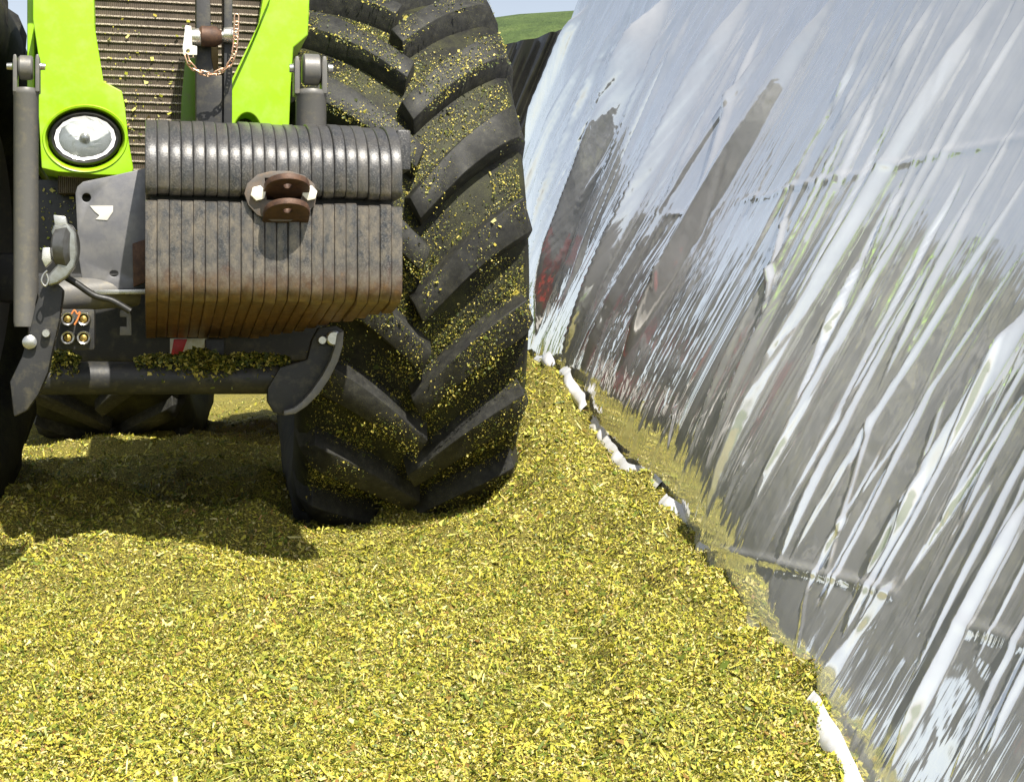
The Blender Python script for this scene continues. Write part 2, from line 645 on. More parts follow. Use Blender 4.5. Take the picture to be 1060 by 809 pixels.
# pleats: upper point, lower point (as seen in the photograph, carried onto the wall), apparent width, slope of the flank
FOLDS = [
    (690, 12, 552, 350, 20, .34), (714, 15, 575, 330, 14, -.16), (770, 10, 580, 404, 20, .34), (800, 45, 598, 397, 12, .28),
    (858, 10, 640, 380, 18, .30), (890, 60, 760, 300, 10, -.18), (962, 12, 735, 470, 12, .20), (1018, 16, 728, 558, 22, .28),
    (1062, 20, 765, 560, 14, .22), (1062, 110, 790, 575, 10, -.18), (1066, 180, 812, 590, 15, .24), (1066, 250, 832, 600, 10, .20),
    (1068, 320, 888, 608, 28, .26), (1068, 400, 930, 612, 20, -.18), (1066, 515, 922, 795, 24, .28), (1068, 630, 985, 802, 12, .22),
    (925, 604, 845, 722, 24, .22), (905, 430, 852, 600, 7, .22), (976, 415, 935, 540, 6, .20), (600, 24, 542, 150, 16, .22),
    (640, 24, 547, 245, 12, .20), (655, 40, 560, 232, 8, -.16), (836, 604, 822, 680, 6, .14), (742, 95, 610, 330, 10, -.18),
    (905, 20, 800, 240, 7, .16), (935, 60, 860, 215, 6, -.14), (1000, 95, 880, 330, 8, .18), (880, 300, 780, 472, 9, .16),
    (820, 205, 790, 335, 7, .22), (1045, 430, 985, 560, 8, -.14), (700, 420, 690, 470, 6, .1), (775, 470, 745, 540, 8, .16),
]
rf = random.Random(3)
for k in range(24):
    xb_ = 690 + 340 * ((k + rf.uniform(0, .9)) / 24); yb_ = 500 + (xb_ - 690) * .86
    ang = R(rf.uniform(60.5, 64.5)); up0 = rf.choice((0, 0, 60, 140, 220)); ln = rf.uniform(160, 420)
    x1, y1 = xb_ + math.cos(ang) * up0, yb_ - math.sin(ang) * up0
    FOLDS.append((x1 + math.cos(ang) * ln, y1 - math.sin(ang) * ln, x1, y1, rf.uniform(6, 13), rf.choice((1, 1, 1, -1)) * rf.uniform(.16, .26)))
for k in range(9):
    xt = rf.uniform(600, 800); ang = R(rf.uniform(64, 69)); ln = rf.uniform(150, 300)
    FOLDS.append((xt, rf.uniform(10, 60), xt - math.cos(ang) * ln, 40 + math.sin(ang) * ln, rf.uniform(5, 9), rf.uniform(.14, .22)))
for _ in range(85):
    px = rf.uniform(555, 1055); py = rf.uniform(20, 600)
    ln = rf.uniform(60, 340)
    ang = R(rf.uniform(60, 65) + max(0, (700 - px) / 30))
    FOLDS.append((px + math.cos(ang) * ln / 2, py - math.sin(ang) * ln / 2, px - math.cos(ang) * ln / 2, py + math.sin(ang) * ln / 2,
                  rf.uniform(2.0, 5), rf.choice((-1, 1, 1)) * rf.uniform(.07, .17)))

# direction in which the film is drawn down the wall: dY/dz = -k(Y) * Y
_yy = np.linspace(.6, 24, 1200)
_kk = np.clip(np.interp(_yy, [1.2, 2.3, 3.0, 3.7, 5, 8], [.09, .10, .10, .11, .14, .22]), .05, 1)
_gg = np.concatenate([[0], np.cumsum(np.diff(_yy) / (_kk * _yy)[1:])])
def fold_q(Y, z):
    return np.log(np.interp(np.interp(Y, _yy, _gg) + z - .5, _gg, _yy))

nY, nZ = 1250, 330
tY = np.linspace(0, 1, nY)
Yg = 1 / (1 / 1.45 + tY * (1 / 15.2 - 1 / 1.45))
bot = np.interp(Yg, YR, ZR) - .16
top = np.interp(Yg, [1.4, 5.9, 8.6, 11, 13, 15.2], [2.10, 2.15, 2.75, 3.2, 3.4, 3.2]) + .02 * vnoise(Yg * 6, Yg * 0)
ZZ = bot[:, None] + (top - bot)[:, None] * np.linspace(0, 1, nZ)[None, :]
YY = np.interp(np.interp(Yg, _yy, _gg)[:, None] - (ZZ - .5), _gg, _yy)      # grid lines run down the pleats
D = np.zeros_like(YY)
for (x0, y0, x1, y1, w, hgt) in FOLDS:
    Y0, z0 = wall_hit(x0, y0); Y1, z1 = wall_hit(x1, y1)
    dY, dz = Y1 - Y0, z1 - z0
    L2 = dY * dY + dz * dz
    t = ((YY - Y0) * dY + (ZZ - z0) * dz) / L2
    # signed distance across the fold (in wall metres)
    s = ((YY - Y0) * dz - (ZZ - z0) * dY) / math.sqrt(L2)
    s = s + .003 * vnoise(t * 7 + x0, t * 0 + y0)
    mx, my = (x0 + x1) / 2, (y0 + y1) / 2
    Ya, za = wall_hit(mx + w / 2, my); Yb_, zb_ = wall_hit(mx - w / 2, my)
    sa = ((Ya - Y0) * dz - (za - z0) * dY) / math.sqrt(L2)
    sb = ((Yb_ - Y0) * dz - (zb_ - z0) * dY) / math.sqrt(L2)
    wm = (.82 if w > 5.2 else 1.0) * abs(sa - sb) * (.35 + .65 * smoothstep(1.05, .70, t)) * (.5 + .5 * smoothstep(-.1, .2, t)) * (.75 + .25 * vnoise(t * 2.3 + x0, t * 0 + 1))
    sg = 1.0 if sa > sb else -1.0
    e = np.clip(s * sg / wm + .5, -.2, 1.2)        # 0 = far flank, 1 = near flank
    ends = smoothstep(-.10, .10, t) * smoothstep(1.05, .86, t)
    pk = .28
    tri = np.minimum(np.clip(e / pk, 0, 1), np.clip((1 - e) / (1 - pk), 0, 1))
    tri = .5 * tri + .5 * tri * tri * (3 - 2 * tri)
    D += 1.9 * hgt * wm * tri * ends * np.interp(YY, [3.4, 5.0], [1.0, .62])
# horizontal joints where the film was patched: the upper strip hangs over the lower one
def joint(pts):
    q = [wall_hit(*p) for p in pts]
    q.sort()
    return np.interp(YY, [a for a, b in q], [b for a, b in q])
j1 = joint([(552, 252), (690, 222), (800, 200), (900, 180), (1050, 146)])
j2 = joint([(722, 560), (800, 585), (890, 605), (1027, 655), (1060, 672)])
for j, dep in ((j1, .0030), (j2, .0042)):
    jj = j + .008 * vnoise(YY * 5, YY * 0 + 5)
    m = smoothstep(4.3, 3.6, YY) if dep > .004 else smoothstep(6.5, 5.5, YY)
    m = m * smoothstep(-.25, .35, vnoise(YY * 4.2 + 8 * dep * 100, YY * 0 + 2))
    dz_ = ZZ - jj
    D += m * dep * np.where(dz_ > 0, np.exp(-(dz_ / .008) ** 2), np.exp(-(dz_ / .010) ** 2))
# slow unevenness and fine crinkles along the drape
qq = fold_q(YY, ZZ)
pw = .15 + .85 * smoothstep(-.15, .55, vnoise(YY * 1.9 + 2, ZZ * 2.6))
pw = pw * (.45 + .55 * smoothstep(.15, .8, ZZ)) * (.5 + .5 * smoothstep(2.2, 3.4, YY))
D += YY / 3 * (.0045 * vnoise(qq * 9, ZZ * .4 + 4) + pw * (.0034 * vnoise(qq * 30, ZZ * .6) + .0019 * vnoise(qq * 74, ZZ * .8) + .0009 * vnoise(qq * 165, ZZ * 1.2)))
D += .002 * vnoise(YY * 2, ZZ * 3)
nx, ny, nz_ = -1.0, WB, .0
Xw = wall_x(YY, ZZ)
cz = wall_c(YY)
nl = np.sqrt(1 + WB * WB + cz * cz)
V = np.stack([Xw - D / nl, YY - D * .102 / nl, ZZ + D * cz / nl], -1)
foil = grid_mesh('plastic_sheet', V, FOIL, None, np.stack([qq, ZZ], -1))
foil['label'] = 'shiny silver wrinkled plastic sheet covering the silo wall'
foil['category'] = 'plastic sheet'

def wall_pt(px, py, off, py_off=5):
    Y_, z_ = wall_hit(px, py + py_off)
    p = Vector((float(wall_x(Y_, z_)), Y_, z_))
    return p + Vector((-1, -.1, float(wall_c(Y_)))).normalized() * off

def smooth_path(pts, n=8):
    pts = [Vector(p) for p in pts]
    out = []
    for i in range(len(pts) - 1):
        p0 = pts[max(0, i - 1)]; p1 = pts[i]; p2 = pts[i + 1]; p3 = pts[min(len(pts) - 1, i + 2)]
        for k in range(n):
            t = k / n
            out.append(.5 * ((2 * p1) + (-p0 + p2) * t + (2 * p0 - 5 * p1 + 4 * p2 - p3) * t * t + (-p0 + 3 * p1 - 3 * p2 + p3) * t ** 3))
    out.append(pts[-1])
    return out

# turned-up hem of the film along the silage, in a few lengths
def hem(y0, y1, wid, ph):
    n = max(40, int((y0 - y1) / .012))
    verts, faces = [], []
    m = 8
    for i in range(n + 1):
        t = i / n
        Y_ = y0 + (y1 - y0) * t
        zg_ = float(np.interp(Y_, YR, ZR))
        x_ = float(wall_x(Y_, zg_))
        wob = .026 * float(vnoise(np.array([Y_ * 5.5 + ph]), np.array([ph]))[0]) + .008 * float(vnoise(np.array([Y_ * 17 + ph]), np.array([ph]))[0])
        x_ -= .034 + wob * (1.0 if Y_ > 3.3 else .45)
        ya = Y_ + np.linspace(-.22, .22, 15)
        gz = float(np.mean(ground_z(np.interp(ya, [Y_ - 1, Y_ + 1], [x_ - WB, x_ + WB]), ya))) + .012
        w_ = wid * (.78 + .28 * float(vnoise(np.array([Y_ * 4 + 3 * ph]), np.array([1.0]))[0])) * min(1, 6 * t + .25, 6 * (1 - t) + .25)
        w_ = max(w_, .006)
        out = Vector((-.8, -.6, 0))
        for k in range(m):
            a_ = k / (m - 1)
            # from under the crop up over a soft roll and back onto the film
            off = .5 * w_ * math.sin(a_ * math.pi) - a_ * .035
            verts.append(Vector((x_, Y_, gz - .012)) + out * off + UP * (a_ * (w_ * 1.0 + .022)))
        if i:
            for k in range(m - 1):
                q = (i - 1) * m + k
                faces.append((q, q + 1, q + m + 1, q + m))
    mesh_obj('folded_hem', verts, faces, HEM, foil, 70)
for y0, y1, wid, ph in ((7.2, 6.35, .045, 1.3), (6.2, 5.5, .040, 4.1), (5.4, 4.15, .034, 7.7), (4.0, 3.6, .014, 2.2), (2.72, 2.42, .016, 5.5)):
    hem(y0, y1, wid, ph)

# concrete wall behind the film
bm = bmesh.new()
prof = []
for Y_ in np.linspace(1.0, 15.5, 40):
    zb = -.8
    zt = 1.95
    row = []
    for (z_, off) in ((zb, .12), (zt - .25, .12), (zt - .25, .42), (zb, .62)):
        row.append(bm.verts.new((float(wall_x(Y_, z_)) + off, Y_, z_)))
    prof.append(row)
for i in range(len(prof) - 1):
    for k in range(4):
        bm.faces.new((prof[i][k], prof[i][(k + 1) % 4], prof[i + 1][(k + 1) % 4], prof[i + 1][k]))
bm.faces.new(prof[0][::-1]); bm.faces.new(prof[-1])
w = bm_obj('silo_wall', bm, CONC)
w['kind'] = 'structure'

# black film hanging beyond the end of the silver one
n1, n2 = 170, 150
uu, vv = np.meshgrid(np.linspace(0, 1, n1), np.linspace(0, 1, n2), indexing='ij')
Xb = -.30 + uu * 1.30
Yb = 17.2 - uu * .9
topz = np.interp(uu, [0, .35, .6, 1], [4.00, 4.02, 4.06, 4.20])
Zb = .6 + (topz - .6) * vv
qb = Xb - .42 * Zb
dsp = .16 * np.abs(vnoise(qb * 3.2, Zb * .5)) + .10 * np.abs(vnoise(qb * 7.0 + 3, Zb * .8)) + .03 * vnoise(qb * 16, Zb * 1.5)
bs_ = grid_mesh('black_plastic_sheet', np.stack([Xb, Yb - dsp, Zb], -1), BLACKFILM)
bs_['label'] = 'crumpled black plastic sheet at the far end of the wall'
bs_['category'] = 'plastic sheet'

# ------------------------------------------------------------------ tractor
base = Vector((-.95, 4.9, 0))
T = thing('tractor', 'lime green tractor with front linkage driving on the silage beside the wall', 'tractor', base)

# --- wheels
def make_wheel(name, center, yaw, camber, Rl, Rc, hw, nl, phase, rimmat, parent):
    """tyre with angled lugs; axis roughly along +X (positive side = outer side on the right)"""
    rot = Matrix.Rotation(yaw, 3, 'Z') @ Matrix.Rotation(camber, 3, 'Y')
    axis = rot @ Vector((1, 0, 0))
    fw = rot @ Vector((0, -1, 0))          # towards the viewer
    up = rot @ Vector((0, 0, 1))
    c = Vector(center)
    s = hw / .315
    prof = [(-.16 * s, Rc - .36), (-.255 * s, Rc - .345), (-.30 * s, Rc - .30), (-.335 * s, Rc - .20), (-.345 * s, Rc - .13), (-.335 * s, Rc - .07), (-.315 * s, Rc - .028),
            (-.28 * s, Rc - .008), (-.15 * s, Rc - .001), (0, Rc), (.15 * s, Rc - .001), (.28 * s, Rc - .008), (.315 * s, Rc - .028), (.335 * s, Rc - .07), (.345 * s, Rc - .13),
            (.335 * s, Rc - .20), (.30 * s, Rc - .30), (.255 * s, Rc - .345), (.16 * s, Rc - .36)]
    v, f = lathe_geo(prof, 120, c, axis, fw, up)
    tyre = mesh_obj(name, v, f, RUBBER, parent, 50)
    # rim
    rp = [(.14 * s, .0), (.14 * s, Rc - .52), (.10 * s, Rc - .46), (.12 * s, Rc - .40), (.235 * s, Rc - .365), (.262 * s, Rc - .34), (.255 * s, Rc - .325), (-.255 * s, Rc - .325), (-.262 * s, Rc - .34),
          (-.235 * s, Rc - .365), (-.10 * s, Rc - .40), (-.08 * s, Rc - .5), (-.08 * s, 0)]
    v, f = lathe_geo(rp, 64, c, axis, fw, up)
    mesh_obj('rim', v, f, STEEL, tyre, 40)
    hp = [(.145 * s, 0), (.145 * s, Rc - .62), (.150 * s, Rc - .615), (.156 * s, Rc - .62), (.156 * s, 0)]
    v, f = lathe_geo(hp, 48, c, axis, fw, up)
    mesh_obj('hub_disc', v, f, rimmat, tyre, 40)
    # lugs
    def surf(x, phi, r):
        # crown radius falls at the shoulder
        ax_ = abs(x)
        drop = 0.0 if ax_ < .15 * s else .012 * ((ax_ - .15 * s) / (.165 * s)) ** 2
        if ax_ > .30 * s:
            drop += (ax_ - .30 * s) * 1.9
        d = fw * math.cos(phi) + up * math.sin(phi)
        return c + axis * x + d * (r - drop)
    step = 2 * math.pi / nl
    lug_me = {}
    for side in (1, -1):
        verts, faces = [], []
        n = 11
        for i in range(n):
            t = i / (n - 1)
            x = side * s * (-.012 + .332 * t)
            ph = (.30 * t + .03 * math.sin(math.pi * t)) * .92 / Rl * s
            wt = (.034 + .014 * t)
            wb = wt + .020
            # direction across the lug: along the circumference, skewed
            sk = side * .45
            for (ww, rr, kx) in ((-wb, Rc - .012, -1), (-wt, Rl, -1), (wt, Rl, 1), (wb, Rc - .012, 1)):
                pp = ph + ww / Rc * .82
                xx = x - sk * ww * .9
                verts.append((xx, pp, rr))
            if i < n - 1:
                for k in range(3):
                    faces.append((i * 4 + k, i * 4 + k + 1, i * 4 + 5 + k, i * 4 + 4 + k))
        faces.append((0, 3, 2, 1)); faces.append(tuple((n - 1) * 4 + k for k in (0, 1, 2, 3)))
        ref = None
        for j in range(nl):
            a = phase + j * step + (step / 2 if side < 0 else 0)
            if ref is None:
                bm = bmesh.new()
                vs = [bm.verts.new(surf(x, p, r) - c) for (x, p, r) in verts]
                for q in faces:
                    bm.faces.new([vs[i] for i in q])
                bmesh.ops.recalc_face_normals(bm, faces=bm.faces[:])
                sharp_bevel(bm, .0022, 35, 1)
                me = bpy.data.meshes.new('lug')
                bm.to_mesh(me); bm.free()
                finish(me, 40)
                me.materials.append(LUGM)
                ref = me
            o = bpy.data.objects.new('lug', ref)
            C.objects.link(o)
            o.parent = tyre
            # rotation about the wheel axis by a: from fw towards up
            q = Matrix.Rotation(-a, 4, axis)
            # choose the sense that carries fw to up
            if (q.to_3x3() @ fw).dot(up) * math.sin(a) < 0:
                q = Matrix.Rotation(a, 4, axis)
            o.matrix_local = Matrix.Translation(c - rootloc(tyre)) @ q
    return tyre, (c, axis, fw, up)

FT, FTF = make_wheel('front_tyre', (-.445, 4.925, .87), R(12), R(-2.2), .932, .866, .315, 20, R(6.0), GREYRIM, T)
RT, RTF = make_wheel('rear_tyre', (-2.02, 7.62, .99), R(4), 0, 1.0, .95, .355, 20, R(5), GREYRIM, T)
RR, RRF = make_wheel('rear_tyre', (-.92, 7.9, .99), R(4), 0, 1.0, .95, .30, 20, R(0), GREYRIM, T)
FL, FLF = make_wheel('front_tyre', (-1.99, 4.60, .87), R(5), R(2), .925, .868, .315, 20, R(7), GREYRIM, T)

# chips caught in the tread of the front tyre
def tread_chips(fr, Rc, Rl, hw, n, name, label, nl, phase):
    c, axis, fw, up = [np.array(x) for x in fr]
    x = rng.uniform(-hw * 1.02, hw * 1.02, n)
    ph = rng.uniform(-1.15, 1.0, n)
    step = 2 * math.pi / nl
    t = np.abs(x) / .345
    lugph = (.30 * t + .03 * np.sin(np.pi * np.clip(t, 0, 1))) * .92 / Rl
    rel = (ph - lugph - phase - np.where(x < 0, step / 2, 0)) / step
    rel = rel - np.floor(rel)                     # 0 = lug centre, just above it small values
    dist = np.minimum(rel, 1 - rel) * step * Rc * .75
    onlug = dist < .046
    dens = .34 + .5 * np.exp(-(x / .05) ** 2) + .95 * np.exp(-((rel - .20) / .09) ** 2) - .3 * np.exp(-((rel - .82) / .09) ** 2)
    dens = np.where(onlug, .24, dens) + .45 * vnoise(x * 11 + 3, ph * 10)
    dens = np.where(ph > -.05, dens * .8, dens * 1.15)
    k = rng.random(n) < dens
    x, ph, onlug, rel = x[k], ph[k], onlug[k], rel[k]
    r = np.where(onlug, Rl, Rc) + .001
    flank = (~onlug) & (rel < .30)
    r = r + np.where(flank, rng.random(len(r)) ** 1.3 * .06 * np.clip(1.25 - rel / .30, 0, 1), 0)
    drop = np.where(np.abs(x) > .30, (np.abs(x) - .30) * 1.9, 0) + .012 * np.clip((np.abs(x) - .15) / .165, 0, 1) ** 2
    d = np.cos(ph)[:, None] * fw + np.sin(ph)[:, None] * up
    pos = c + x[:, None] * axis + d * (r - drop)[:, None]
    m = len(pos)
    L = rng.lognormal(math.log(.0028), .50, m)
    W = L * rng.uniform(.35, .8, m)
    o = chips(name, pos, d, L, W, CHIPG, .55, .006)
    o['label'] = label
    o['category'] = 'silage'
tread_chips(FTF, .866, .932, .315, 125000, 'silage_crumbs', 'yellow silage crumbs stuck in the tread of the big front tyre', 20, R(6.0))

# --- bonnet
def lamp(cx, cy, t, parent):
    hl = None
    # bezel: black elliptical ring
    def P3(a, rx, ry, tt):
        return TP(cx + rx * math.cos(a), cy + ry * math.sin(a), tt)
    n = 56
    rings = [(38, 29, .030), (37, 28, .004), (34.5, 25.5, -.002), (32.5, 23.5, .002), (31.5, 22.5, .014)]
    verts = [P3(2 * math.pi * k / n, rx, ry, t + tt) for (rx, ry, tt) in rings for k in range(n)]
    faces = [(i * n + k, i * n + (k + 1) % n, (i + 1) * n + (k + 1) % n, (i + 1) * n + k) for i in range(len(rings) - 1) for k in range(n)]
    hl = mesh_obj('headlight', verts, faces, BLACKP, parent, 50)
    # faceted reflector bowl
    verts, faces = [], []
    na = 16
    rr = [1.0, .82, .62, .42, .24]
    for i, q in enumerate(rr):
        for k in range(na):
            a = 2 * math.pi * (k + (.5 if i % 2 else 0)) / na
            verts.append(P3(a, 32 * q, 23 * q, t + .003 + .012 * (1 - q ** 1.6) + rf.uniform(-.0009, .0009)))
    for i in range(len(rr) - 1):
        for k in range(na):
            faces.append((i * na + k, i * na + (k + 1) % na, (i + 1) * na + (k + 1) % na, (i + 1) * na + k))
    faces.append(tuple(4 * na + k for k in range(na)))
    mesh_obj('reflector', verts, faces, REFL, hl, 0)
    c = P3(0, 0, 0, t + .016)
    lathe('bulb', [(0, .014), (-.008, .014), (-.014, .009), (-.016, 0)], 20, c, BK, ZINC, hl)
    # glass cover, slightly domed
    verts, faces = [], []
    for i in range(9):
        q = i / 8
        for k in range(n):
            a = 2 * math.pi * k / n
            verts.append(P3(a, 32.5 * q, 23.5 * q, t + .010 - .018 * (1 - q * q)))
    for i in range(8):
        for k in range(n):
            faces.append((i * n + k, i * n + (k + 1) % n, (i + 1) * n + (k + 1) % n, (i + 1) * n + k))
    mesh_obj('lens', verts, faces, GLASS, hl, 60)
    return hl

def glassmat():
    m = M('clear_lens')
    t = m.n('ShaderNodeBsdfTransparent')
    t.inputs[0].default_value = (.93, .95, .95, 1)
    gl = m.n('ShaderNodeBsdfGlossy')
    gl.inputs['Roughness'].default_value = .04
    fr = m.n('ShaderNodeFresnel')
    fr.inputs[0].default_value = 1.5
    mx = m.n('ShaderNodeMixShader')
    m.l(fr.outputs[0], mx.inputs[0]); m.l(t.outputs[0], mx.inputs[1]); m.l(gl.outputs[0], mx.inputs[2])
    out = [n for n in m.t.nodes if n.type == 'OUTPUT_MATERIAL'][0]
    m.l(mx.outputs[0], out.inputs[0])
    return m.m
GLASS = glassmat()
REFL = worn('lamp_reflector', (.92, .92, .90), (.85, .85, .83), .25, .1, 60, .6, .9, .0)

tb = .50
left_outer = [(34, -40), (96, -40), (98, 28), (107, 84), (126, 94), (129, 108), (133, 145), (138, 174), (136, 182), (100, 181), (60, 178), (43, 174), (40, 120), (40, 60), (37, 40), (34, 20)]
BL = plate_px('bonnet_panel', left_outer, tb, .75, GREEN, T, [ell(88, 143, 42, 33, 44)], .012, 0, 3)
# raised rim of the lamp recess
n = 60
rings = [(44.5, 35.5, .000), (43.5, 34.5, -.004), (41.5, 32.5, -.002), (40, 31, .012), (38, 29, .04)]
verts = [TP(88 + rx * math.cos(2 * math.pi * k / n), 143.5 + ry * math.sin(2 * math.pi * k / n), tb + tt) for (rx, ry, tt) in rings for k in range(n)]
faces = [(i * n + k, i * n + (k + 1) % n, (i + 1) * n + (k + 1) % n, (i + 1) * n + k) for i in range(len(rings) - 1) for k in range(n)]
mesh_obj('lamp_recess', verts, faces, GREEN, BL, 50)
lamp(88, 143, tb + .008, T)
right_outer = [(237, 190), (236, 118), (238, 88), (241, 83), (268, 28), (278, -40), (322, -40), (319, 36), (304, 49), (301, 90), (297, 190)]
BR = plate_px('bonnet_panel', right_outer, tb, .30, GREEN, T, [ell(256, 150, 17, 33, 36)], .008, 0, 3)
# raised rib along the inner edge of the right panel
rib = [(237, 112), (239, 90), (262, 40), (281, -6), (287, -40), (279, -40), (268, 24), (241, 80), (235, 88), (234, 112)]
plate_px('edge_rib', rib, tb - .022, .05, GREEN, BR, (), .006, 0, 2)
# top cover between the two panels, running back
bm = box_bm(TP(160, -62, tb + .62) , .82, 1.15, .05, AX, BK, UP, .02)
bm_obj('bonnet_top', bm, GREEN, T)
bm = box_bm(TP(44, 90, tb + .75), .02, .9, .55, AX, BK, UP, .006)
bm_obj('bonnet_side', bm, GREEN, T)
# inner green strut seen beside the linkage bracket
plate_px('inner_panel', [(192, 60), (204, 60), (205, 170), (186, 170), (188, 100)], tb + .04, .03, DKGREEN, T, (), .003)

# --- radiator grille
def grillemat():
    m = M('dusty_radiator')
    n = m.noise(30, 6, .7)
    c = m.ramp(n, [(.3, (.060, .046, .034)), (.6, (.12, .092, .066)), (.8, (.20, .15, .10))])
    w = m.n('ShaderNodeTexWave')
    w.wave_type = 'BANDS'; w.bands_direction = 'X'
    w.inputs['Scale'].default_value = 62
    m.l(m.geo().outputs['Position'], w.inputs['Vector'])
    m.set(Base_Color=c, Roughness=.75)
    m.bump(w.outputs['Fac'], .8, .004)
    return m.m
def slatmat():
    m = M('dusty_slat')
    n = m.noise(420, 2, .6)
    c = m.ramp(n, [(.42, (.10, .078, .055)), (.54, (.42, .35, .27)), (.7, (.62, .54, .43))])
    m.set(Base_Color=c, Roughness=.6)
    return m.m
GR = plate_px('radiator_grille', [(60, -40), (296, -40), (296, 200), (60, 200)], tb + .10, .05, grillemat(), T, (), .002)
SLATM = slatmat()
a = TP(66, 28, tb + .098); b = TP(292, 28, tb + .098)
slat_me = None
py = -32
while py < 192:
    zc = TP(180, py, tb + .098)
    if slat_me is None:
        bm = box_bm((0, 0, 0), (b - a).length, .006, .0045, AX, BK, UP, .001)
        slat_me = bpy.data.meshes.new('slat'); bm.to_mesh(slat_me); bm.free(); slat_me.materials.append(SLATM)
    link('slat', slat_me, None, GR, zc - rootloc(GR))
    py += 8.7
# lower dark screen below the lamps
plate_px('lower_screen', [(30, 186), (300, 186), (300, 300), (30, 300)], tb + .16, .06, BLACKP, T, (), .003)
cpts = []
for _ in range(330):
    px = rf.uniform(98, 236); py = rf.gauss(100, 45) if rf.random() < .6 else rf.uniform(20, 175)
    cpts.append(TP(px, py, tb + .094))
for _ in range(90):
    cpts.append(TP(rf.uniform(42, 80), rf.uniform(192, 262), tb + .155))
cpts = np.array([tuple(p) for p in cpts])
L = rng.lognormal(math.log(.0048), .5, len(cpts)); W = L * rng.uniform(.3, .8, len(cpts))
o = chips('silage_flecks', cpts, np.tile(np.array([.2, -.95, .1]), (len(cpts), 1)), L, W, CHIP, .5, .006)
o['label'] = 'dry silage flecks caught on the brown radiator grille'
o['category'] = 'silage'

# --- top link bracket, pin and chain
tk = .34
BRK = plate_px('top_link_bracket', [(203, -40), (217, -40), (219, 60), (222, 78), (231, 78), (231, 190), (203, 190)], tk, .10, DARK, T, (), .004)
plate_px('bracket_plate', [(232, -40), (241, -40), (240, 190), (231.5, 190)], tk - .02, .13, DARK, BRK, (), .003)
plate_px('wedge_plate', [(213, 76), (224, 30), (226, 30), (226, 78)], tk + .11, .01, worn('ochre_plate', (.30, .20, .07), (.4, .3, .12)), BRK, (), .001)
p0 = TP(193, 38, tk - .03); p1 = TP(246, 37, tk - .03)
PIN = tube('hitch_pin', [p0 + (p1 - p0) * q for q in (0, .2, .4, .6, .8, 1)], lambda t: .013 if .05 < t < .95 else .016, ZINC, T, 18)
lathe('pin_collar', [(0, 0), (0, .020), (.030, .022), (.04, .017), (.04, 0)], 24, p0 + AX * .005, AX, BRIGHT, PIN)
lathe('pin_collar', [(0, 0), (0, .018), (.025, .021), (.03, .013), (.03, 0)], 24, p1 - AX * .035, AX, BRIGHT, PIN)
lathe('pin_sleeve', [(-.03, .016), (-.02, .026), (.015, .026), (.03, .016)], 24, TP(217, 38, tk - .03), AX, RUSTC, PIN)
plate_px('pin_handle', [(192, 26), (198, 27), (199, 47), (204, 48), (204, 57), (190, 57), (189, 50)], tk - .055, .008, WHITEP, PIN, [ell(194.5, 53, 2, 2, 12)], .0015)

def chain(px_pts, t, name, parent, pitch=.0185):
    path = smooth_path([TP(a, b, t) for a, b in px_pts], 14)
    cum = [0]
    for i in range(1, len(path)):
        cum.append(cum[-1] + (path[i] - path[i - 1]).length)
    root = None
    n = int(cum[-1] / pitch)
    # one link mesh: stadium loop along X
    loop = []
    hl_, rr = .0085, .0055
    for k in range(16):
        a = 2 * math.pi * k / 16
        loop.append(Vector((rr * math.cos(a) + (hl_ if math.cos(a) >= 0 else -hl_), rr * math.sin(a), 0)))
    v, f = tube_geo(loop, .0021, 7, False, 1, True, Vector((0, 0, 1)))
    me = bpy.data.meshes.new('link')
    me.from_pydata([tuple(x) for x in v], [], f)
    finish(me, 60)
    me.materials.append(CHAINM)
    out = None
    for i in range(n):
        s = (i + .5) * pitch
        j = max(k for k in range(len(cum)) if cum[k] <= s)
        j = min(j, len(path) - 2)
        q = (s - cum[j]) / max(1e-6, cum[j + 1] - cum[j])
        p = path[j].lerp(path[j + 1], q)
        d = (path[j + 1] - path[j]).normalized()
        nn = BK if i % 2 else UP.cross(d)
        nn = (BK * .75 + UP * .45) if i % 2 else (BK * .3 - UP * .8)
        zc = (nn - d * nn.dot(d)).normalized()
        yc = zc.cross(d)
        mt = Matrix((d, yc, zc)).transposed().to_4x4()
        o = bpy.data.objects.new('safety_chain' if out is None else 'link', me)
        C.objects.link(o)
        if out is None:
            o.parent = parent
            o.matrix_local = Matrix.Translation(p - rootloc(parent)) @ mt
            out = o; M0 = Matrix.Translation(p - rootloc(parent)) @ mt
        else:
            o.parent = out
            o.matrix_local = M0.inverted() @ (Matrix.Translation(p - rootloc(parent)) @ mt)
    return out
chain([(193, 58), (197, 67), (206, 74), (218, 77), (230, 73), (238, 66), (242, 56), (244, 40), (245, 10)], tk - .075, 'chain', T)

